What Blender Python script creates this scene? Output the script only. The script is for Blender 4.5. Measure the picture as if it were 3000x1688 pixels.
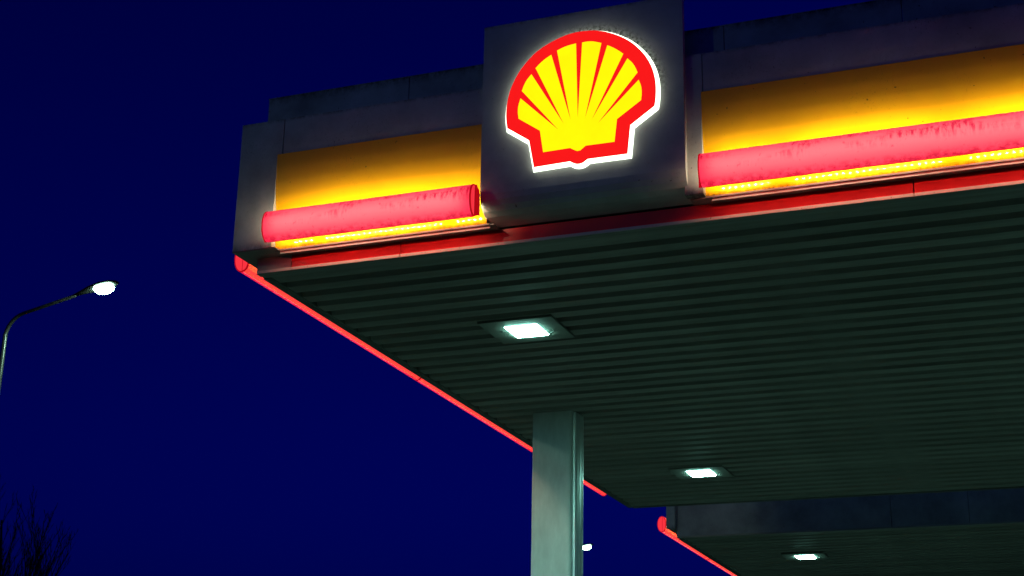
import bpy, bmesh, math, random
from mathutils import Vector, Matrix

S = bpy.context.scene
C = S.collection
for o in list(bpy.data.objects):
    bpy.data.objects.remove(o)

ZC = 4.70                     # clear height under the canopy (m)

# ------------------------------------------------------------------ camera
cam_d = bpy.data.cameras.new("camera")
cam_d.sensor_width = 36.0
cam_d.lens = 53.35
cam_d.clip_start = 0.05
cam_d.clip_end = 2000.0
cam = bpy.data.objects.new("camera", cam_d)
C.objects.link(cam)
_r = Vector((0.93356275, 0.35795658, 0.01810184))
_d = Vector((-0.10026534, 0.30931725, -0.94565834))
_f = Vector((-0.34410384, 0.88101642, 0.3246577))
_m = Matrix.Identity(4)
for i in range(3):
    _m[i][0] = _r[i]; _m[i][1] = -_d[i]; _m[i][2] = -_f[i]
_m[0][3], _m[1][3], _m[2][3] = 4.6639, -7.6272, ZC - 3.077
cam.matrix_world = _m
S.camera = cam

# ------------------------------------------------------------------ world: deep blue dusk
W = bpy.data.worlds.new("World")
S.world = W
W.use_nodes = True
nt = W.node_tree
nt.nodes.clear()
w_out = nt.nodes.new("ShaderNodeOutputWorld")
w_bg = nt.nodes.new("ShaderNodeBackground")
w_sky = nt.nodes.new("ShaderNodeTexSky")
w_sky.sky_type = 'NISHITA'
w_sky.sun_disc = False
w_sky.sun_elevation = math.radians(1.0)
w_sky.sun_rotation = math.radians(200.0)
w_sky.ozone_density = 6.0
w_mix = nt.nodes.new("ShaderNodeVectorMath")
w_mix.operation = 'MULTIPLY'
w_mix.inputs[1].default_value = (0.010, 0.040, 1.0)      # dusk filter: only the blue is left
nt.links.new(w_sky.outputs[0], w_mix.inputs[0])
w_tc = nt.nodes.new("ShaderNodeTexCoord")
w_sep = nt.nodes.new("ShaderNodeSeparateXYZ")
nt.links.new(w_tc.outputs["Generated"], w_sep.inputs[0])
w_map = nt.nodes.new("ShaderNodeMapRange")          # paler towards the horizon
w_map.inputs["From Min"].default_value = 0.0; w_map.inputs["From Max"].default_value = 0.7
w_map.inputs["To Min"].default_value = 1.30; w_map.inputs["To Max"].default_value = 0.62
nt.links.new(w_sep.outputs[2], w_map.inputs["Value"])
w_mul = nt.nodes.new("ShaderNodeVectorMath"); w_mul.operation = 'SCALE'
nt.links.new(w_mix.outputs[0], w_mul.inputs[0]); nt.links.new(w_map.outputs[0], w_mul.inputs["Scale"])
nt.links.new(w_mul.outputs[0], w_bg.inputs[0])
w_bg.inputs[1].default_value = 0.106
nt.links.new(w_bg.outputs[0], w_out.inputs[0])

S.view_settings.view_transform = 'Standard'
S.view_settings.look = 'None'
S.view_settings.exposure = 0.0
S.view_settings.gamma = 1.0
S.view_settings.use_curve_mapping = False
S.render.engine = 'CYCLES'
S.cycles.use_denoising = True
S.cycles.max_bounces = 8
S.cycles.diffuse_bounces = 4
S.cycles.glossy_bounces = 4
S.cycles.sample_clamp_indirect = 6.0
S.cycles.caustics_reflective = False
S.cycles.caustics_refractive = False

# ------------------------------------------------------------------ helpers
def tag(o, label=None, cat=None, group=None, kind=None):
    if label: o["label"] = label
    if cat: o["category"] = cat
    if group: o["group"] = group
    if kind: o["kind"] = kind
    return o

def thing(name, label, cat, loc, group=None):
    o = bpy.data.objects.new(name, None)
    o.empty_display_size = 0.2
    C.objects.link(o)
    o.location = loc
    return tag(o, label, cat, group)

def origin_of(o):
    p = Vector((0, 0, 0))
    while o is not None:
        p = p + o.location
        o = o.parent
    return p

class MB:
    """collects faces given in world metres; z is measured from the ground"""
    def __init__(self):
        self.v, self.f, self.mi = [], [], []
    def face(self, pts, mi=0):
        i = len(self.v)
        self.v += [tuple(p) for p in pts]
        self.f.append(tuple(range(i, i + len(pts))))
        self.mi.append(mi)
    def box(self, x0, x1, y0, y1, z0, z1, mi=0):
        p = [(x0,y0,z0),(x1,y0,z0),(x1,y1,z0),(x0,y1,z0),(x0,y0,z1),(x1,y0,z1),(x1,y1,z1),(x0,y1,z1)]
        i = len(self.v)
        self.v += p
        for q in ((0,3,2,1),(4,5,6,7),(0,1,5,4),(1,2,6,5),(2,3,7,6),(3,0,4,7)):
            self.f.append(tuple(i + k for k in q)); self.mi.append(mi)
    def prism(self, a, b, mi=0, caps=True):
        """two matching closed loops joined by side faces"""
        n = len(a); i = len(self.v)
        self.v += [tuple(p) for p in a] + [tuple(p) for p in b]
        for k in range(n):
            l = (k + 1) % n
            self.f.append((i + k, i + l, i + n + l, i + n + k)); self.mi.append(mi)
        if caps:
            self.f.append(tuple(i + k for k in reversed(range(n)))); self.mi.append(mi)
            self.f.append(tuple(i + n + k for k in range(n))); self.mi.append(mi)
    def tube(self, path, radii, n=8, caps=True):
        i0 = len(self.v)
        P = [Vector(p) for p in path]
        ref = Vector((0.31, 0.17, 0.93))
        for k, p in enumerate(P):
            t = (P[min(k + 1, len(P) - 1)] - P[max(k - 1, 0)]).normalized()
            u = t.cross(ref)
            if u.length < 1e-3: u = t.cross(Vector((1, 0, 0)))
            u.normalize(); w = t.cross(u)
            for j in range(n):
                a = 2 * math.pi * j / n
                self.v.append(tuple(p + (u * math.cos(a) + w * math.sin(a)) * radii[k]))
        for k in range(len(P) - 1):
            for j in range(n):
                l = (j + 1) % n
                self.f.append((i0+k*n+j, i0+k*n+l, i0+(k+1)*n+l, i0+(k+1)*n+j)); self.mi.append(0)
        if caps:
            self.f.append(tuple(i0 + j for j in reversed(range(n)))); self.mi.append(0)
            self.f.append(tuple(i0 + (len(P)-1)*n + j for j in range(n))); self.mi.append(0)
    def build(self, name, mats, parent=None, smooth=False, fix=True):
        me = bpy.data.meshes.new(name)
        org = origin_of(parent) if parent else Vector((0, 0, 0))
        me.from_pydata([tuple(Vector(p) - org) for p in self.v], [], self.f)
        if not isinstance(mats, (list, tuple)): mats = [mats]
        for m in mats: me.materials.append(m)
        for p, k in zip(me.polygons, self.mi):
            p.material_index = k
            p.use_smooth = smooth
        bm = bmesh.new(); bm.from_mesh(me)
        bmesh.ops.remove_doubles(bm, verts=bm.verts, dist=1e-5)
        if fix: bmesh.ops.recalc_face_normals(bm, faces=bm.faces)
        bm.to_mesh(me); bm.free()
        o = bpy.data.objects.new(name, me)
        C.objects.link(o)
        if parent: o.parent = parent
        return o

def part(name, mats, parent, x0, x1, y0, y1, z0, z1):
    b = MB(); b.box(x0, x1, y0, y1, z0, z1)
    return b.build(name, mats, parent)

# ------------------------------------------------------------------ materials
def new_mat(name):
    m = bpy.data.materials.new(name); m.use_nodes = True
    t = m.node_tree
    return m, t, t.nodes["Principled BSDF"]

def noise(t, scale, detail=4.0, rough=0.6, stretch=(1, 1, 1), off=(0, 0, 0)):
    tc = t.nodes.new("ShaderNodeTexCoord")
    mp = t.nodes.new("ShaderNodeMapping")
    mp.inputs["Scale"].default_value = stretch
    mp.inputs["Location"].default_value = off
    n = t.nodes.new("ShaderNodeTexNoise")
    n.inputs["Scale"].default_value = scale
    n.inputs["Detail"].default_value = detail
    n.inputs["Roughness"].default_value = rough
    t.links.new(tc.outputs["Object"], mp.inputs[0])
    t.links.new(mp.outputs[0], n.inputs["Vector"])
    return n.outputs["Fac"]

def ramp(t, sock, lo, hi, a=0.0, b=1.0):
    r = t.nodes.new("ShaderNodeMapRange")
    r.inputs["From Min"].default_value = lo; r.inputs["From Max"].default_value = hi
    r.inputs["To Min"].default_value = a; r.inputs["To Max"].default_value = b
    t.links.new(sock, r.inputs["Value"])
    return r.outputs[0]

def mul(t, a, b):
    m = t.nodes.new("ShaderNodeMath"); m.operation = 'MULTIPLY'
    for k, s in ((0, a), (1, b)):
        if isinstance(s, (int, float)): m.inputs[k].default_value = s
        else: t.links.new(s, m.inputs[k])
    return m.outputs[0]

def mixc(t, fac, a, b):
    m = t.nodes.new("ShaderNodeMix"); m.data_type = 'RGBA'
    t.links.new(fac, m.inputs[0])
    for k, s in ((6, a), (7, b)):
        if isinstance(s, tuple): m.inputs[k].default_value = (*s, 1)
        else: t.links.new(s, m.inputs[k])
    return m.outputs[2]

def zmask(t, lo, hi, axis=2):
    """0..1 along an object axis (metres from the thing's base)"""
    tc = t.nodes.new("ShaderNodeTexCoord"); sp = t.nodes.new("ShaderNodeSeparateXYZ")
    t.links.new(tc.outputs["Object"], sp.inputs[0])
    return ramp(t, sp.outputs[axis], lo, hi)

def paint(name, col, rough=0.45, var=0.18, spots=0.0, spot_col=(0.02, 0.022, 0.015), metal=0.0,
          vscale=2.5, stretch=(1, 1, 1), bump=0.0, spec=0.5, grime=None):
    m, t, p = new_mat(name)
    v = ramp(t, noise(t, vscale, 6, 0.65, stretch), 0.3, 0.7)
    dark = tuple(c * (1 - var * 1.6) for c in col); lite = tuple(min(1, c * (1 + var * 0.5)) for c in col)
    c = mixc(t, v, dark, lite)
    if spots > 0:
        s = mul(t, ramp(t, noise(t, 95, 3, 0.7, (1, 1, 0.7)), 0.60, 0.68), ramp(t, noise(t, 2.3, 4, 0.6, off=(3, 1, 7)), 0.52 - 0.1 * spots, 0.72))
        c = mixc(t, mul(t, s, min(1, spots)), c, spot_col)
        s2 = ramp(t, noise(t, 38, 2, 0.5, off=(9, 2, 4)), 0.745, 0.77)
        c = mixc(t, mul(t, s2, 0.8), c, spot_col)
    if grime:
        for (lo, hi, axis) in grime:
            g = mul(t, zmask(t, lo, hi, axis), ramp(t, noise(t, 22, 5, 0.75, (1, 1, 0.6), (1, 8, 3)), 0.36, 0.62))
            c = mixc(t, g, c, spot_col)
    t.links.new(c, p.inputs["Base Color"])
    p.inputs["Roughness"].default_value = rough
    t.links.new(ramp(t, noise(t, 9, 4), 0.3, 0.7, max(0.02, rough - 0.08), min(1, rough + 0.1)), p.inputs["Roughness"])
    p.inputs["Metallic"].default_value = metal
    p.inputs["Specular IOR Level"].default_value = spec
    if bump:
        b = t.nodes.new("ShaderNodeBump"); b.inputs["Strength"].default_value = bump; b.inputs["Distance"].default_value = 0.004
        t.links.new(noise(t, 6, 3, 0.5, stretch), b.inputs["Height"]); t.links.new(b.outputs[0], p.inputs["Normal"])
    return m

def glow(name, col, strength):
    m, t, p = new_mat(name)
    t.nodes.remove(p)
    e = t.nodes.new("ShaderNodeEmission")
    e.inputs[0].default_value = (*col, 1); e.inputs[1].default_value = strength
    t.links.new(e.outputs[0], t.nodes["Material Output"].inputs[0])
    return m

LAMP = (0.36, 1.0, 0.82)        # light under the canopy
STREET = (0.54, 1.0, 0.74)

M = {}
M['fascia'] = paint('fascia_paint', (0.50, 0.50, 0.48), 0.5, 0.26, 0.95, bump=0.15,
                    grime=[(ZC + 0.93, ZC + 0.965, 2), (ZC + 0.16, ZC + 0.105, 2)])
M['parapet'] = paint('parapet_paint', (0.44, 0.44, 0.43), 0.55, 0.3, 0.9, bump=0.15, grime=[(ZC + 1.11, ZC + 1.17, 2)])
M['board'] = paint('sign_board_paint', (0.52, 0.52, 0.50), 0.4, 0.2, 0.5, bump=0.1, grime=[(1.30, 1.335, 2)])
M['yellow'] = paint('yellow_panel', (0.86, 0.43, 0.004), 0.15, 0.06, 0.35, (0.03, 0.025, 0.004), vscale=1.6, spec=0.3,
                    grime=[(ZC + 0.135, ZC + 0.109, 2)])
_yp = M['yellow'].node_tree.nodes['Principled BSDF']
M['yellow'].node_tree.links.remove(_yp.inputs['Roughness'].links[0]); _yp.inputs['Roughness'].default_value = 0.075
M['slat'] = paint('slat_enamel', (0.42, 0.41, 0.365), 0.58, 0.26, 0.0, vscale=2.2, stretch=(0.35, 3, 1), spec=0.22)
M['trim'] = paint('edge_trim_metal', (0.16, 0.155, 0.13), 0.55, 0.2, 0.3)
M['sill'] = paint('sill_metal', (0.30, 0.27, 0.25), 0.55, 0.2, 0.4)
M['lip'] = paint('lip_white', (0.58, 0.54, 0.50), 0.5, 0.15, 0.7)
M['sill_lip'] = paint('sill_lip_paint', (0.17, 0.13, 0.11), 0.6, 0.3, 1.0)
M['redband'] = paint('red_band', (0.70, 0.012, 0.010), 0.4, 0.15, 0.2)
M['greyband'] = paint('grey_band', (0.36, 0.33, 0.31), 0.55, 0.2, 0.3)
M['roof'] = paint('roof_sheet', (0.2, 0.2, 0.2), 0.7)
M['column'] = paint('column_paint', (0.64, 0.66, 0.64), 0.35, 0.12, 0.0, vscale=6, stretch=(2, 2, 0.7))
M['alu'] = paint('brushed_aluminium', (0.88, 0.90, 0.88), 0.36, 0.04, 0.0, metal=0.85, vscale=14, stretch=(6, 6, 0.15))
M['plate'] = paint('lamp_plate', (0.24, 0.24, 0.21), 0.7, 0.1, 0.2)
M['dark'] = paint('dark_metal', (0.03, 0.03, 0.028), 0.5)
M['pole'] = paint('galvanised_pole', (0.06, 0.06, 0.055), 0.35, 0.15, 0.0, metal=0.5)
M['bark'] = paint('bark', (0.035, 0.028, 0.022), 0.9, 0.3)
M['wire'] = paint('cable', (0.05, 0.04, 0.03), 0.5)
M['concrete'] = paint('forecourt_concrete', (0.15, 0.154, 0.142), 0.8, 0.25, 0.2, vscale=0.8)
M['grass'] = paint('winter_grass', (0.05, 0.06, 0.03), 0.95, 0.4, vscale=1.2)
M['asphalt'] = paint('asphalt', (0.05, 0.05, 0.05), 0.85, 0.3, vscale=3)
M['kerb'] = paint('kerb_stone', (0.3, 0.3, 0.29), 0.8)
M['line'] = paint('road_paint', (0.7, 0.7, 0.68), 0.7, 0.2)

M['lens'] = glow('canopy_lamp_lens', LAMP, 115.0)
M['bowl'] = glow('street_lamp_bowl', STREET, 60.0)
M['led'] = glow('led_warm', (1.0, 0.88, 0.58), 2050.0)
M['ledstrip'] = glow('led_strip_warm', (1.0, 0.88, 0.58), 70.0)
M['rim'] = glow('emblem_rim_white', (0.86, 1.0, 0.80), 2.8)

def emblem_mat(name, col, s):
    m, t, p = new_mat(name)
    t.nodes.remove(p)
    e = t.nodes.new("ShaderNodeEmission")
    c = mixc(t, ramp(t, noise(t, 7, 3), 0.3, 0.7), (col[0] * 0.97, col[1] * 0.92, col[2]), col)
    t.links.new(c, e.inputs[0]); e.inputs[1].default_value = s
    t.links.new(e.outputs[0], t.nodes["Material Output"].inputs[0])
    return m
M['emred'] = emblem_mat('emblem_red', (1.0, 0.0105, 0.011), 0.98)
M['emyel'] = emblem_mat('emblem_yellow', (1.0, 0.96, 0.003), 1.05)

def diffuser_mat(name, base, emit, es, trans):
    """red acrylic cover: lets the lamp inside shine through, streaked with dirt"""
    m, t, p = new_mat(name)
    t.nodes.remove(p)
    streak = mul(t, mul(t, ramp(t, noise(t, 9, 5, 0.75, (5, 5, 0.8)), 0.44, 0.58), ramp(t, noise(t, 2.4, 3, 0.6, (1, 1, 5), (5, 0, 2)), 0.42, 0.56)), zmask(t, 0.06, 0.13))
    fleck = ramp(t, noise(t, 60, 2, 0.5, (1, 1, 0.6), (2, 5, 1)), 0.66, 0.74)
    low = mul(t, zmask(t, 0.034, 0.006), ramp(t, noise(t, 26, 4, 0.7, off=(4, 4, 4)), 0.42, 0.6))
    mx = t.nodes.new("ShaderNodeMath"); mx.operation = 'MAXIMUM'
    t.links.new(mul(t, streak, 0.95), mx.inputs[0]); t.links.new(mul(t, fleck, 0.5), mx.inputs[1])
    mx2 = t.nodes.new("ShaderNodeMath"); mx2.operation = 'MAXIMUM'
    t.links.new(mx.outputs[0], mx2.inputs[0]); t.links.new(mul(t, low, 0.8), mx2.inputs[1])
    dirt = mx2.outputs[0]
    tr = t.nodes.new("ShaderNodeBsdfTranslucent")
    t.links.new(mixc(t, dirt, trans, (trans[0] * 0.45, trans[1] * 0.08, trans[2] * 0.3)), tr.inputs[0])
    gl = t.nodes.new("ShaderNodeBsdfGlossy"); gl.inputs["Roughness"].default_value = 0.25
    gl.inputs[0].default_value = (0.5, 0.5, 0.5, 1)
    fr = t.nodes.new("ShaderNodeFresnel"); fr.inputs[0].default_value = 1.3
    ms = t.nodes.new("ShaderNodeMixShader")
    t.links.new(fr.outputs[0], ms.inputs[0]); t.links.new(tr.outputs[0], ms.inputs[1]); t.links.new(gl.outputs[0], ms.inputs[2])
    e = t.nodes.new("ShaderNodeEmission"); e.inputs[1].default_value = es
    t.links.new(mixc(t, dirt, emit, (emit[0] * 0.75, emit[1] * 0.25, emit[2] * 0.35)), e.inputs[0])
    ad = t.nodes.new("ShaderNodeAddShader")
    t.links.new(ms.outputs[0], ad.inputs[0]); t.links.new(e.outputs[0], ad.inputs[1])
    t.links.new(ad.outputs[0], t.nodes["Material Output"].inputs[0])
    return m
M['diff'] = diffuser_mat('red_diffuser', None, (1.12, 0.022, 0.10), 0.76, (0.32, 0.19, 0.17))
M['cap'] = glow('red_end_cap', (0.75, 0.004, 0.012), 0.55)
M['capface'] = glow('red_end_cap_face', (1.0, 0.035, 0.055), 0.95)
m_, t_, p_ = new_mat('red_housing'); p_.inputs["Base Color"].default_value = (0.62, 0.03, 0.03, 1); p_.inputs["Roughness"].default_value = 0.4
p_.inputs["Emission Color"].default_value = (0.6, 0.004, 0.012, 1); p_.inputs["Emission Strength"].default_value = 0.06
M['housing'] = m_
m_, t_, p_ = new_mat('red_housing_glow'); p_.inputs["Base Color"].default_value = (0.62, 0.04, 0.03, 1); p_.inputs["Roughness"].default_value = 0.5
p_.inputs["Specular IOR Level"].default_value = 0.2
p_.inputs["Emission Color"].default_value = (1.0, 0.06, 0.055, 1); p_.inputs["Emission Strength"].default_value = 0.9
M['rear'] = m_  # brighter copy of the housing, glow put into the colour for the left bars

_t = M['slat'].node_tree; _p = _t.nodes["Principled BSDF"]
_oi = _t.nodes.new("ShaderNodeObjectInfo")
_src = _p.inputs["Base Color"].links[0].from_socket
_c = _t.nodes.new("ShaderNodeMix"); _c.data_type = 'RGBA'; _c.blend_type = 'MULTIPLY'; _c.inputs[0].default_value = 1.0
_t.links.new(_src, _c.inputs[6])
_t.links.new(ramp(_t, _oi.outputs["Random"], 0, 1, 0.80, 1.06), _c.inputs[7])
_t.links.new(_c.outputs[2], _p.inputs["Base Color"])

# ------------------------------------------------------------------ ground, road
def sheet(name, x0, x1, y0, y1, z, mat, kind='structure', thick=None):
    b = MB()
    if thick: b.box(x0, x1, y0, y1, z - thick, z)
    else: b.face([(x0, y0, z), (x1, y0, z), (x1, y1, z), (x0, y1, z)])
    o = b.build(name, mat, fix=bool(thick))
    o["kind"] = kind
    return o
sheet('ground', -900, 900, -900, 900, -0.012, M['grass'])
sheet('forecourt', -7.5, 22, -14, 24, -0.004, M['concrete'])
sheet('road', -19.0, -12.0, -900, 900, -0.006, M['asphalt'])
k_ = MB(); k_.box(-12.0, -11.85, -400, 400, -0.1, 0.11)
o_ = k_.build('kerb', M['kerb']); o_["kind"] = 'structure'

# ------------------------------------------------------------------ canopies
PITCH = 0.2
def slat_mesh(x0, x1):
    me = bpy.data.meshes.new('ceiling_slat')
    prof = [(0, 0.0), (0.108, 0.0), (0.122, 0.032), (0.184, 0.032), (0.2, 0.0)]
    v, f = [], []
    for x in (x0, x1):
        v += [(x, y, z) for y, z in prof]
    n = len(prof)
    for k in range(n - 1):
        f.append((k, n + k, n + k + 1, k + 1))
    me.from_pydata(v, [], f); me.materials.append(M['slat'])
    return me

def panel_row(parent, name, mat, xs, y0, y1, z0, z1, gap=0.006):
    for a, b in zip(xs[:-1], xs[1:]):
        part(name, mat, parent, a + gap / 2, b - gap / 2, y0, y1, z0, z1)

YEL = [(0.718, 0.000), (0.63, 0.003), (0.54, 0.009), (0.45, 0.018), (0.40, 0.026), (0.36, 0.034), (0.30, 0.041), (0.24, 0.046), (0.17, 0.051), (0.108, 0.056)]

def yellow_x(parent, x0, x1, y):
    """concave yellow cove panel on a front facing -Y"""
    b = MB()
    for (za, da), (zb, db) in zip(YEL[:-1], YEL[1:]):
        b.face([(x0, y + da - .002, ZC + za), (x0, y + db - .002, ZC + zb), (x1, y + db - .002, ZC + zb), (x1, y + da - .002, ZC + za)])
    # upper edge thickness
    b.face([(x0, y - .002, ZC + .718), (x1, y - .002, ZC + .718), (x1, y + .02, ZC + .718), (x0, y + .02, ZC + .718)])
    return b.build('cove_panel', M['yellow'], parent, smooth=False, fix=False)

def yellow_y(parent, y0, y1, x):
    b = MB()
    for (za, da), (zb, db) in zip(YEL[:-1], YEL[1:]):
        b.face([(x + da - .002, y1, ZC + za), (x + db - .002, y1, ZC + zb), (x + db - .002, y0, ZC + zb), (x + da - .002, y0, ZC + za)])
    return b.build('cove_panel', M['yellow'], parent, fix=False)

def canopy(label, y0, depth, width, front):
    y1 = y0 + depth
    t = thing('station_canopy', label, 'canopy', (0, y0, 0), 'canopies over the fuel pumps')
    # --- ribbed ceiling, slat by slat
    first = y0 + 0.0865
    n = int((depth - 0.0865 - 0.08) / PITCH)
    me = slat_mesh(0.045, width - 0.045)
    for k in range(n):
        o = bpy.data.objects.new('ceiling_slat', me); C.objects.link(o); o.parent = t
        o.location = (random.uniform(-.004, .004), first + k * PITCH - y0, ZC + 0.004 + random.uniform(-.0015, .0015))
    yl = first + n * PITCH
    # perimeter trims, 8 mm below the slats
    part('edge_trim', M['slat'], t, 0, width, y0, y0 + 0.05, ZC, ZC + 0.02)
    part('edge_trim', M['slat'], t, 0.004, width, y0 + 0.0535, y0 + 0.084, ZC + 0.002, ZC + 0.02)
    part('edge_trim', M['trim'], t, 0, 0.055, y0 + 0.085, y1, ZC - 0.004, ZC + 0.07)
    part('edge_trim', M['slat'], t, 0.056, width, yl + 0.003, y1 - 0.045, ZC - 0.002, ZC + 0.02)
    part('edge_trim', M['trim'], t, 0.056, width, y1 - 0.038, y1, ZC - 0.012, ZC + 0.11)
    part('edge_trim', M['trim'], t, width - 0.04, width, y0 + 0.085, yl, ZC - 0.006, ZC + 0.07)
    # deck and roof above the slats
    part('roof', M['roof'], t, 0.03, width - 0.03, y0 + 0.02, y1 - 0.02, ZC + 0.13, ZC + 0.9)
    # left side
    xs = -0.095
    ya = y0 - 0.144 if front else y0 - 0.06
    part('side_sill', M['sill'], t, xs + 0.001, -0.002, ya + 0.002, y1 - 0.25, ZC + 0.1, ZC + 0.107)
    part('side_band', M['trim'], t, 0.0, 0.012, y0 + 0.002, y1, ZC + 0.071, ZC + 0.1)
    for k in range(3):
        q0 = ya + (y1 - 0.25 - ya) * k / 3; q1 = ya + (y1 - 0.25 - ya) * (k + 1) / 3
        part('side_fascia', M['fascia'], t, xs, xs + 0.06, q0 + .004, q1 - .004, ZC + 0.72, ZC + 0.955)
        part('side_parapet', M['parapet'], t, 0.014, 0.06, q0 + .112 if k == 0 and front else q0 + .004, q1 - .004, ZC + 0.90, ZC + 1.165)
    part('side_fascia', M['fascia'], t, xs, xs + 0.09, ya, ya + 0.28, ZC + 0.1075, ZC + 0.716)
    yellow_y(t, ya + 0.29, y1 - 0.26, xs)
    return t, y1

can1, y1_ = canopy('large canopy with glowing yellow front band and emblem sign, on a pale column', 0.0, 7.874, 8.3, True)
can2, y2_ = canopy('lower right canopy with plain dark front, behind the large one', 9.852, 6.6, 8.3, False)
Wd = 8.3

# front of the first canopy
YF = -0.145
t = can1
part('recess_panel', M['greyband'], t, 0.0, 0.235, 0.0, 0.012, ZC + 0.019, ZC + 0.1)
panel_row(t, 'recess_panel', M['redband'], [0.235, 0.97, 3.942, 6.9, Wd], 0.0, 0.012, ZC + 0.019, ZC + 0.1)
panel_row(t, 'lip_trim', M['lip'], [0.0, 0.97, 3.942, 6.9, Wd], -0.008, 0.011, ZC + 0.001, ZC + 0.0185, 0.008)
# sill: flat soffit of the fascia with a small up-turned lip
part('sill', M['sill'], t, -0.094, 0.2, YF + 0.001, -0.001, ZC + 0.1005, ZC + 0.108)
part('sill', M['sill'], t, 0.2, 1.60, -0.088, -0.001, ZC + 0.1005, ZC + 0.107)
part('sill', M['sill'], t, 2.76, Wd - 0.1, -0.088, -0.001, ZC + 0.1005, ZC + 0.107)
for a, b in ((0.172, 1.575), (2.85, Wd - 0.2)):
    part('sill_lip', M['sill_lip'], t, a, b, -0.096, -0.089, ZC + 0.0985, ZC + 0.108)
    part('added_baffle', M['sill'], t, a + 0.03, b, -0.084, -0.080, ZC + 0.082, ZC + 0.100)  # brown strip added as a baffle, shadowing the top of the band
part('sill_lip', M['sill_lip'], t, -0.095, 0.171, YF - 0.004, YF + 0.0005, ZC + 0.099, ZC + 0.106)
# corner panel (L-shaped), middle panels, narrow panel right of the sign
def corner(x0, x1, xl, name='fascia_panel'):
    b = MB()
    for (p, q, z0, z1) in ((x0, xl, 0.1085, 0.7175), (x0, x1, 0.7175, 0.955)):
        b.box(p, q, YF, YF + 0.058 if z1 < 0.72 else -0.04, ZC + z0, ZC + z1)
    return b.build(name, M['fascia'], t)
corner(-0.095, 0.203, 0.170)
part('fascia_panel', M['fascia'], t, 0.209, 1.60, YF, -0.04, ZC + 0.719, ZC + 0.955)
corner(2.745, 2.856, 2.847)
part('fascia_panel', M['fascia'], t, 2.861, Wd - 0.15, YF, -0.04, ZC + 0.719, ZC + 0.955)
part('fascia_panel', M['fascia'], t, Wd - 0.145, Wd + 0.095, YF, -0.04, ZC + 0.1085, ZC + 0.955)
yellow_x(t, 0.171, 1.556, YF)
yellow_x(t, 2.848, Wd - 0.15, YF)
panel_row(t, 'parapet_panel', M['parapet'], [0.014, 0.997, 1.975, 2.963, 3.951, 4.94, 5.93, 6.92, Wd], -0.036, 0.01, ZC + 0.9555, ZC + 1.165, 0.005)
part('coping', M['parapet'], t, 0.012, Wd, -0.0385, 0.09, ZC + 1.1655, ZC + 1.172)

# second canopy: bare end wall towards the first one
t = can2
Y2 = 9.852
M['endwall'] = paint('end_wall_paint', (0.36, 0.37, 0.38), 0.6, 0.3, 0.6)
panel_row(t, 'wall_panel', M['endwall'], [-0.009, 2.5, 3.35, 4.2, 5.05, 5.9, 6.75, 7.6, Wd], Y2, Y2 + 0.05, ZC + 0.021, ZC + 1.165, 0.006)
part('end_plate', M['fascia'], t, -0.111, -0.012, Y2 - 0.068, Y2 - 0.0605, ZC + 0.1, ZC + 0.955)
part('shadow_box', M['dark'], t, -0.005, 0.27, Y2 - 0.03, Y2 - 0.003, ZC + 0.545, ZC + 0.58)  # dark box standing in for the shadow under the coping

# column carrying the first canopy
t = can1
b = MB()
x0, x1, y0, y1, r = 0.426, 0.752, 3.748, 3.952, 0.028
loop = [(x0, y1), (x0, y0 + 0.006), (x0 + 0.006, y0)]
for k in range(7):
    a = -math.pi / 2 + (math.pi / 2) * k / 6
    loop.append((x1 - r + 0.012 + r * math.cos(a), y0 + r + r * math.sin(a)))
loop += [(x1 + 0.012, y1)]
b.prism([(x, y, 0.0) for x, y in loop], [(x, y, ZC + 0.003) for x, y in loop])
col = b.build('column', M['column'], t)
# ribbed aluminium channel on its right side
b = MB()
rib = [(0.7645, 3.786), (0.783, 3.788), (0.786, 3.80), (0.781, 3.815), (0.786, 3.83), (0.789, 3.862), (0.782, 3.868), (0.782, 3.874),
       (0.790, 3.88), (0.7915, 3.92), (0.787, 3.94), (0.795, 3.946), (0.795, 3.958), (0.7645, 3.958)]
b.prism([(x, y, 0.0) for x, y in rib], [(x, y, ZC - 0.001) for x, y in rib])
b.build('side_channel', M['alu'], col)
part('base_plinth', M['kerb'], col, 0.32, 0.9, 3.64, 4.06, -0.003, 0.15)

# ------------------------------------------------------------------ the shell sign
sg = thing('illuminated_sign', 'tall white board carrying a glowing red and yellow scallop emblem', 'sign', (2.157, -0.19, ZC))
X0, X1 = 1.551, 2.762
fr = [(-0.19, 1.327), (-0.19, 0.30), (-0.1875, 0.25), (-0.18, 0.215), (-0.165, 0.185), (-0.14, 0.160), (-0.10, 0.141), (-0.05, 0.125), (-0.003, 0.112)]
bk = [(-0.147, 1.327), (-0.147, 0.30), (-0.144, 0.262), (-0.136, 0.236), (-0.12, 0.208), (-0.10, 0.188), (-0.07, 0.172), (-0.035, 0.160), (-0.003, 0.150)]
b = MB()
lp = fr + bk[::-1]
b.prism([(X0, y, ZC + z) for y, z in lp], [(X1, y, ZC + z) for y, z in lp])
b.build('sign_board', M['board'], sg)
RED = [(1.892,0.364),(1.861,0.534),(1.726,0.63),(1.719,0.677),(1.717,0.717),(1.719,0.766),(1.726,0.812),(1.739,0.867),(1.762,0.922),(1.796,0.983),(1.837,1.031),(1.888,1.082),(1.948,1.118),(2.018,1.148),(2.088,1.168),(2.154,1.174),(2.207,1.171),(2.253,1.165),(2.3,1.152),(2.353,1.13),(2.415,1.095),(2.467,1.055),(2.509,1.011),(2.548,0.96),(2.578,0.903),(2.597,0.848),(2.608,0.788),(2.61,0.734),(2.607,0.675),(2.6,0.636),(2.459,0.54),(2.442,0.369),(2.21,0.370),(2.197,0.361),(2.182,0.351),(2.164,0.347),(2.146,0.348),(2.129,0.355),(2.106,0.37)]
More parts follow.
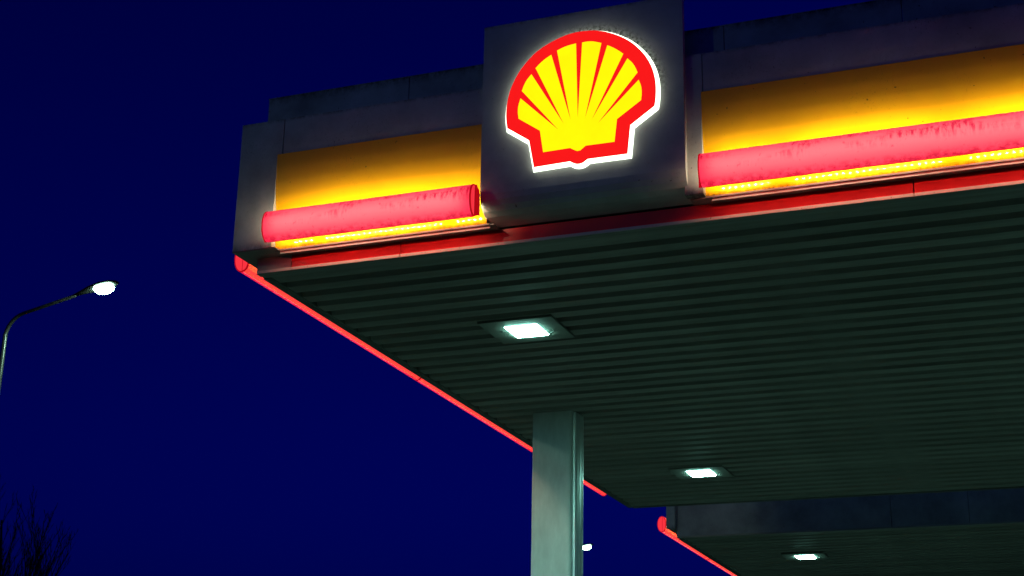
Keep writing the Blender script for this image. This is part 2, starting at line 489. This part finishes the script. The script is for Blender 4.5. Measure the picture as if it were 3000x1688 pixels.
YELS = [(1.947,0.445),(1.926,0.582),(1.794,0.677),(1.788,0.723),(1.791,0.762),(1.804,0.805),(2.036,0.573),(1.811,0.851),(1.824,0.887),(1.842,0.92),(1.869,0.949),(2.068,0.606),(1.894,0.984),(1.921,1.011),(1.952,1.034),(1.99,1.054),(2.11,0.624),(2.025,1.075),(2.06,1.089),(2.101,1.098),(2.141,1.101),(2.153,0.627),(2.178,1.101),(2.207,1.102),(2.238,1.098),(2.266,1.089),(2.294,1.077),(2.196,0.618),(2.329,1.057),(2.359,1.04),(2.396,1.012),(2.424,0.986),(2.236,0.604),(2.448,0.953),(2.475,0.924),(2.493,0.893),(2.507,0.855),(2.274,0.578),(2.513,0.808),(2.527,0.77),(2.531,0.724),(2.526,0.68),(2.385,0.585),(2.37,0.448),(2.202,0.449),(2.184,0.436),(2.17,0.425),(2.151,0.423),(2.133,0.432),(2.108,0.448)]

def smooth_loop(pts, keep=22.0):
    """round off the traced polygon where it is meant to be a curve"""
    out = []
    n = len(pts)
    for i in range(n):
        p0, p1, p2 = Vector(pts[i - 1]), Vector(pts[i]), Vector(pts[(i + 1) % n])
        a, c = (p1 - p0), (p2 - p1)
        if math.degrees(a.angle(c)) < keep:
            s1 = p1 - a.normalized() * min(a.length, c.length) * 0.25
            s2 = p1 + c.normalized() * min(a.length, c.length) * 0.25
            out += [tuple(s1), tuple(s2)]
        else:
            out.append(tuple(p1))
    return out

def offset_loop(pts, d):
    n = len(pts); out = []
    area = sum(pts[i][0] * pts[(i + 1) % n][1] - pts[(i + 1) % n][0] * pts[i][1] for i in range(n))
    s = 1 if area < 0 else -1
    for i in range(n):
        p0, p1, p2 = Vector(pts[i - 1]), Vector(pts[i]), Vector(pts[(i + 1) % n])
        a, c = (p1 - p0).normalized(), (p2 - p1).normalized()
        na, nc = Vector((-a.y, a.x)) * s, Vector((-c.y, c.x)) * s
        m = (na + nc); m.normalize()
        k = d / max(0.45, m.dot(na))
        out.append(tuple(p1 + m * k))
    return out
redl = smooth_loop(RED)
YFACE = -0.226
base = offset_loop(redl, 0.019)
b = MB()
b.prism([(x, -0.1895, ZC + z) for x, z in base], [(x, YFACE + 0.004, ZC + z) for x, z in redl], caps=False)
b.build('emblem_rim', M['rim'], sg)
b = MB()
lip = offset_loop(redl, 0.0015)
b.prism([(x, YFACE + 0.005, ZC + z) for x, z in lip], [(x, YFACE, ZC + z) for x, z in lip])
face_o = b.build('emblem_face', [M['emred']], sg)
b = MB()
b.face([(x, YFACE - 0.0015, ZC + z) for x, z in smooth_loop(YELS, 30)])
yo = b.build('scallop', M['emyel'], face_o, fix=False)

def moss_ring(m, cx, cz, r0, r1):
    t = m.node_tree; p = t.nodes["Principled BSDF"]
    src = p.inputs["Base Color"].links[0].from_socket
    tc = t.nodes.new("ShaderNodeTexCoord"); mp = t.nodes.new("ShaderNodeMapping")
    mp.inputs["Location"].default_value = (-cx, 0, -cz); mp.inputs["Scale"].default_value = (1, 0, 1)
    t.links.new(tc.outputs["Object"], mp.inputs[0])
    ln = t.nodes.new("ShaderNodeVectorMath"); ln.operation = 'LENGTH'
    t.links.new(mp.outputs[0], ln.inputs[0])
    sp = t.nodes.new("ShaderNodeSeparateXYZ"); t.links.new(mp.outputs[0], sp.inputs[0])
    near = ramp(t, ln.outputs["Value"], r1, r0)
    up = mul(t, ramp(t, sp.outputs[2], -0.02, 0.12), ramp(t, sp.outputs[0], -0.25, 0.02))
    f = mul(t, mul(t, near, up), ramp(t, noise(t, 55, 4, 0.75), 0.45, 0.58))
    t.links.new(mixc(t, f, src, (0.022, 0.026, 0.008)), p.inputs["Base Color"])
moss_ring(M['board'], 0.008, 0.72, 0.470, 0.535)

# ------------------------------------------------------------------ red light bars
DOME_N = 14
def bar_section():
    """(outward, up) profile of the diffuser, from the lower edge round to the upper edge"""
    pts = []
    for k in range(DOME_N + 1):
        a = -math.pi / 2 + math.pi * k / DOME_N
        pts.append((0.112 + 0.062 * math.cos(a) ** 0.9 if abs(math.cos(a)) > 1e-6 else 0.112, 0.191 + 0.096 * math.sin(a)))
    return pts
SEC = bar_section()
BACK = [(0.103, 0.287), (0.098, 0.270), (0.075, 0.266), (0.075, 0.116), (0.098, 0.112), (0.103, 0.095)]

def light_bar(label, along, a0, a1, base_plane, leds=None, cap_lo=True, cap_hi=True):
    """along 'x': runs in X on a face at Y=base_plane looking -Y; 'y': runs in Y on a face at X=base_plane looking -X"""
    def W3(u, v, z):
        return (u, base_plane - v, ZC + z) if along == 'x' else (base_plane - v, u, ZC + z)
    root = thing('light_bar', label, 'light', W3(a0, 0.1, 0.095), 'red light bars along the canopy edges')
    b = MB()
    nseg = max(2, int((a1 - a0) / 0.25))
    for s in range(nseg):
        u0 = a0 + 0.004 + (a1 - a0 - 0.008) * s / nseg; u1 = a0 + 0.004 + (a1 - a0 - 0.008) * (s + 1) / nseg
        for p, q in zip(SEC[:-1], SEC[1:]):
            b.face([W3(u0, *p), W3(u1, *p), W3(u1, *q), W3(u0, *q)])
    b.build('diffuser', M['diff'], root, smooth=True)
    b = MB()
    lo = [W3(a0 + 0.006, *p) for p in BACK]; hi = [W3(a1 - 0.006, *p) for p in BACK]
    b.prism(lo, hi)
    hs = b.build('housing', M['housing'] if along == 'x' else M['rear'], root)
    if along == 'x':
        # narrow shade added above the diodes to keep their light off the fascia
        b = MB()
        zs = LED_Z + 0.020
        b.prism([W3(a0 + 0.01, *p) for p in ((0.0748, zs), (SHADE, zs), (SHADE, zs + 0.002), (0.0748, zs + 0.002))],
                [W3(a1 - 0.01, *p) for p in ((0.0748, zs), (SHADE, zs), (SHADE, zs + 0.002), (0.0748, zs + 0.002))])
        b.build('added_led_shade', M['dark'], root)
    for u, s in ((a0, -1), (a1, 1)):
        b = MB()
        lens = SEC
        # flange ring: dark red rim, raised and folded face
        o1 = [W3(u - s * 0.004, 0.112 + (p[0] - 0.112) * 1.03, 0.191 + (p[1] - 0.191) * 1.02) for p in lens]
        o2 = [W3(u + s * 0.004, 0.112 + (p[0] - 0.112) * 1.03, 0.191 + (p[1] - 0.191) * 1.02) for p in lens]
        b.prism(o1, o2, mi=0, caps=False)
        inner = [W3(u + s * 0.004, 0.112 + (p[0] - 0.112) * 0.86 + 0.003, 0.191 + (p[1] - 0.191) * 0.94) for p in lens]
        n = len(lens)
        for k in range(n):
            l = (k + 1) % n
            b.face([o2[k], o2[l], inner[l], inner[k]], 0)
        b.face(inner, 1)
        # rear half of the cap
        rr = [(0.111, 0.287), (0.098, 0.274), (0.073, 0.268), (0.073, 0.113), (0.098, 0.108), (0.111, 0.095)]
        if along == 'y':      # these caps are full lenses, folded down the middle
            rr = [(0.1115 - 0.046 * max(0.0, math.cos(-math.pi / 2 + math.pi * k / 10)) ** 0.8, 0.191 + 0.094 * math.sin(-math.pi / 2 + math.pi * k / 10)) for k in range(11)]
            b.prism([W3(u - s * 0.006, *p) for p in rr], [W3(u + s * 0.004, *p) for p in rr], mi=0, caps=False)
            ri = [W3(u + s * 0.0045, 0.1085 + (p[0] - 0.1085) * 0.84, 0.191 + (p[1] - 0.191) * 0.92) for p in rr]
            ro = [W3(u + s * 0.004, *p) for p in rr]
            for k in range(len(rr)):
                l = (k + 1) % len(rr)
                b.face([ro[k], ro[l], ri[l], ri[k]], 0)
            b.face(ri, 1)
        else:
            b.prism([W3(u - s * 0.006, *p) for p in rr], [W3(u + s * 0.016, *p) for p in rr], mi=0, caps=True)
        b.build('end_cap', [M['cap'], M['capface']], root)
    # lamp inside the cover
    L = bpy.data.lights.new('bar_lamp', 'AREA'); L.shape = 'RECTANGLE'
    L.size = (a1 - a0) - 0.10; L.size_y = 0.03
    L.color = (1.0, 0.80, 0.78); L.energy = BAR_W * (a1 - a0)
    lo = bpy.data.objects.new('bar_lamp', L); C.objects.link(lo); lo.parent = root
    pos = Vector(W3((a0 + a1) / 2, 0.108, 0.191)) - root.location
    out = Vector((0, -1, 0)) if along == 'x' else Vector((-1, 0, 0))
    ax = Vector((1, 0, 0)) if along == 'x' else Vector((0, 1, 0))
    zz = -out; yy = zz.cross(ax)
    mm = Matrix((ax, yy, zz)).transposed().to_4x4(); mm.translation = pos
    lo.matrix_local = mm
    # added unseen red lamp below the bar, washing the band under the fascia
    if along == 'x':
        L = bpy.data.lights.new('added_band_lamp', 'AREA'); L.shape = 'RECTANGLE'
        L.size = (a1 - a0) - 0.06; L.size_y = 0.012
        L.color = (1.0, 0.11, 0.09); L.energy = LOW_W * (a1 - a0); L.spread = math.radians(110)
        lo = bpy.data.objects.new('added_band_lamp', L); C.objects.link(lo); lo.parent = root
        zz = Vector((0, -1, 0.10)).normalized(); yy = zz.cross(ax)
        mm = Matrix((ax, yy, zz)).transposed().to_4x4()
        mm.translation = Vector(W3((a0 + a1) / 2, 0.105, 0.0885)) - root.location
        lo.matrix_local = mm
    # LEDs on the back of the housing, shining on the cove panel
    if leds:
        me = bpy.data.meshes.new('led')
        ct, st = math.cos(LED_TILT), math.sin(LED_TILT)      # the diodes look up along the cove
        vs = [(0, 0, 0)] + [(0.0042 * math.cos(k * math.pi / 3), -st * 0.0042 * math.sin(k * math.pi / 3), ct * 0.0042 * math.sin(k * math.pi / 3)) for k in range(6)]
        me.from_pydata(vs, [], [(0, 1 + (k + 1) % 6, 1 + k) for k in range(6)])
        me.materials.append(M['led'])
        for u in leds:
            if not (a0 + 0.008 < u < a1 - 0.005): continue
            o = bpy.data.objects.new('led', me); C.objects.link(o); o.parent = hs
            o.location = Vector(W3(u, 0.068, LED_Z)) - origin_of(hs)
    else:
        b = MB()
        b.face([W3(a0 + 0.05, 0.0735, 0.176), W3(a1 - 0.05, 0.0735, 0.176), W3(a1 - 0.05, 0.0735, 0.200), W3(a0 + 0.05, 0.0735, 0.200)])
        b.build('led_strip', M['ledstrip'], root, fix=False)
    return root
BAR_W = 0.55
LOW_W = 0.50
LED_TILT = math.radians(45)
LED_Z = 0.172
SHADE = 0.0636

def led_row(breaks, lo, hi):
    """modules of 22 LEDs at 36 mm, a short gap between modules"""
    out = []
    for g in breaks:
        out += [g + 0.033 + 0.036 * k for k in range(22)]
    return [u for u in out if lo < u < hi]
bars = []
rl = light_bar('short pink red light bar left of the emblem sign', 'x', 0.205, 1.543, YF,
               led_row([0.43 - 0.865 * k for k in range(1, -3, -1)], 0.21, 1.538))
part('end_plate', M['housing'], rl, 1.5435, 1.5475, YF - 0.112, YF - 0.034, ZC + 0.125, ZC + 0.262)  # added plate, keeps the diode light off the sign board
# the small cable loop at its right end
b = MB()
b.tube([(1.561 + 0.020 * math.sin(a), YF - 0.085, ZC + 0.187 + 0.022 * math.cos(a)) for a in [math.pi * k / 10 for k in range(11)]], [0.0022] * 11, 6)
b.build('cable_loop', M['wire'], rl)
light_bar('long streaky red light bar right of the emblem sign', 'x', 2.866, 5.55, YF,
          led_row([3.296 - 0.912 + 0.912 * k for k in range(0, 5)], 2.9, 5.5))
light_bar('red light bar at the far right end of the front', 'x', 5.56, 8.1, YF)
XL = -0.095
light_bar('nearest red light bar under the left edge, with its end cap showing', 'y', 0.165, 2.835, XL)
light_bar('middle red light bar under the left edge of the large canopy', 'y', 2.845, 5.475, XL)
light_bar('red light bar partly behind the column, last on that edge', 'y', 5.485, 7.66, XL)
light_bar('red light bar with bright end at the second canopy', 'y', 9.96, 12.17, XL)
light_bar('red light bar running out of the lower right picture edge', 'y', 12.18, 14.85, XL)

# ------------------------------------------------------------------ ceiling lights
CEIL_W = 42.0
def ceiling_light(label, x, y, plate=True):
    r = thing('ceiling_light', label, 'light', (x, y, ZC), 'square lights in the canopy ceilings')
    part('mounting_plate', M['plate'], r, x - 0.262, x + 0.262, y - 0.245, y + 0.245, ZC - 0.012, ZC + 0.0035)
    b = MB()
    hx, hy = 0.116, 0.122
    b.prism([(x + a * hx, y + c * hy, ZC - 0.0125) for a, c in ((-1, -1), (1, -1), (1, 1), (-1, 1))],
            [(x + a * hx * 0.93, y + c * hy * 0.93, ZC - 0.0195) for a, c in ((-1, -1), (1, -1), (1, 1), (-1, 1))])
    b.build('lens', M['lens'], r)
    L = bpy.data.lights.new('ceiling_lamp', 'AREA'); L.shape = 'RECTANGLE'; L.size = 0.22; L.size_y = 0.23
    L.spread = math.radians(152); L.color = LAMP; L.energy = CEIL_W
    lo = bpy.data.objects.new('ceiling_lamp', L); C.objects.link(lo); lo.parent = r
    lo.location = (0, 0, -0.0205)
    for s in (-1, 1):
        b = MB()
        b.tube([(x + s * 0.122, y + s * 0.05, ZC - 0.016), (x + s * 0.15, y + s * 0.06, ZC - 0.024), (x + s * 0.172, y + s * 0.05, ZC - 0.018), (x + s * 0.178, y + s * 0.03, ZC - 0.0125)], [0.003] * 4, 5)
        b.build('clip', M['dark'], r)
    return r
ceiling_light('bright square ceiling light nearest the front, left of centre', 1.19, 1.555)
ceiling_light('bright ceiling light right of the column, near the back edge', 1.185, 6.34)
ceiling_light('bright ceiling light under the second canopy, lowest one', 1.205, 11.56)
ceiling_light('ceiling light outside the right picture edge, front row', 7.05, 1.555)
ceiling_light('ceiling light outside the right picture edge, rear row', 7.05, 6.34)

# ------------------------------------------------------------------ street lamps
def street_lamp(label, hx, hy, hz, light_w):
    """head at (hx,hy,hz); the pole stands 1.7 m towards the road (-X)"""
    px = hx - 1.67
    r = thing('street_lamp', label, 'street lamp', (px, hy, 0), 'street lamps along the road')
    b = MB()
    path = [(px, hy, 0), (px, hy, 2.5), (px, hy, 5.0), (px + 0.005, hy, hz - 0.72)]
    rad = [0.065, 0.052, 0.044, 0.036]
    for k in range(1, 9):
        a = (math.pi / 2 - 0.22) * k / 8
        path.append((px + 0.36 * (1 - math.cos(a)), hy, hz - 0.62 + 0.38 * math.sin(a))); rad.append(0.035 - 0.001 * k)
    path.append((hx - 0.46, hy, hz - 0.06)); rad.append(0.026)
    b.tube(path, rad, 12)
    b.build('pole', M['pole'], r, smooth=True)
    # head: tapered casting with a drop glass below
    b = MB()
    secs = [(-0.50, 0.035, 0.03), (-0.36, 0.06, 0.05), (-0.2, 0.11, 0.065), (0.0, 0.135, 0.07), (0.16, 0.11, 0.055), (0.24, 0.06, 0.035)]
    i0 = 0; rings = []
    for (u, w, h) in secs:
        rings.append([(hx + u, hy + w * math.cos(2 * math.pi * k / 12), hz + u * 0.18 + 0.015 + h * (0.5 + 0.5 * math.sin(2 * math.pi * k / 12))) for k in range(12)])
    for ra, rb in zip(rings[:-1], rings[1:]):
        b.prism(ra, rb, caps=False)
    b.face(rings[0]); b.face(rings[-1])
    b.build('lamp_head', M['dark'], r, smooth=True)
    b = MB()
    rings = []
    for k in range(5):
        a = (math.pi / 2) * k / 5
        rings.append([(hx + 0.02 + 0.17 * math.cos(a) * math.cos(2 * math.pi * j / 14), hy + 0.115 * math.cos(a) * math.sin(2 * math.pi * j / 14),
                       hz + 0.012 - 0.10 * math.sin(a)) for j in range(14)])
    for ra, rb in zip(rings[:-1], rings[1:]):
        b.prism(ra, rb, caps=False)
    b.face(rings[-1])
    b.build('glass_bowl', M['bowl'], r, smooth=True)
    b = MB(); b.box(px - 0.09, px + 0.09, hy - 0.09, hy + 0.09, 0.6, 0.61)
    if light_w:
        L = bpy.data.lights.new('lamp_light', 'SPOT'); L.energy = light_w; L.color = STREET
        L.spot_size = math.radians(172); L.spot_blend = 0.25; L.shadow_soft_size = 0.05
        lo = bpy.data.objects.new('lamp_light', L); C.objects.link(lo); lo.parent = r
        lo.location = Vector((hx + 0.02, hy, hz - 0.12)) - r.location
    return r
street_lamp('street lamp on a curved pole at the left picture edge', -8.65, 9.9, ZC + 4.06, 300)
street_lamp('distant street lamp shining just right of the column', -9.85, 36.05, ZC + 4.46, 150)
street_lamp('street lamp outside the left picture edge, beside the canopy', -4.5, 0.1, ZC + 2.25, 56)
street_lamp('lower street lamp outside the left picture edge, close to the canopy', -3.6, 0.3, ZC + 2.90, 46)
street_lamp('street lamp behind the photographer on the left, before the canopy', -8.65, -12.8, ZC + 4.06, 330)

# ------------------------------------------------------------------ bare tree
def tree(x, y, height, seed):
    rnd = random.Random(seed)
    r = thing('bare_tree', 'leafless tree with upright black branches, bottom left corner', 'tree', (x, y, 0))
    b = MB(); b.tube([(x, y, 0), (x + .03, y, 1.0), (x - .02, y + .02, 2.2), (x, y, 2.9)], [0.17, 0.14, 0.12, 0.11], 9)
    b.build('trunk', M['bark'], r, smooth=True)
    b = MB()
    def branch(p, d, ln, rad, lev):
        n = 5
        pts, rr = [p.copy()], [rad]
        q = p.copy(); dd = d.copy()
        for k in range(n):
            dd = (dd + Vector((rnd.uniform(-.09, .09), rnd.uniform(-.09, .09), 0.075))).normalized()
            q = q + dd * ln / n
            pts.append(q.copy()); rr.append(rad * (1 - 0.72 * (k + 1) / n))
        b.tube(pts, rr, 6 if lev < 2 else 4, caps=False)
        if lev >= 4: return
        m = [6, 5, 3, 2][lev] if lev < 4 else 0
        for k in range(m):
            f = 0.22 + 0.75 * (k + rnd.random() * 0.6) / m
            i = min(n - 1, int(f * n)); c = pts[i].lerp(pts[i + 1], f * n - i)
            ang = rnd.uniform(0, 2 * math.pi)
            side = Vector((math.cos(ang), math.sin(ang), 0))
            nd = (dd * 0.75 + side * rnd.uniform(0.28, 0.6) + Vector((0, 0, 0.25))).normalized()
            branch(c, nd, ln * rnd.uniform(0.38, 0.6) * (1.05 - 0.35 * f), max(0.008, rr[i] * 0.62), lev + 1)
    for k in range(9):
        a = 2 * math.pi * k / 9 + rnd.uniform(-.2, .2)
        tilt = rnd.uniform(0.10, 0.34)
        branch(Vector((x, y, 2.3 + 0.07 * k)), Vector((math.cos(a) * tilt, math.sin(a) * tilt, 1)).normalized(), (height - 2.5) * rnd.uniform(0.62, 0.86), 0.075, 0)
    branch(Vector((x, y, 2.8)), Vector((0.02, 0, 1)), height - 3.0, 0.085, 0)
    b.build('crown', M['bark'], r)
    return r
random.seed(4)
tree(-20.75, 23.25, 8.55, 11)
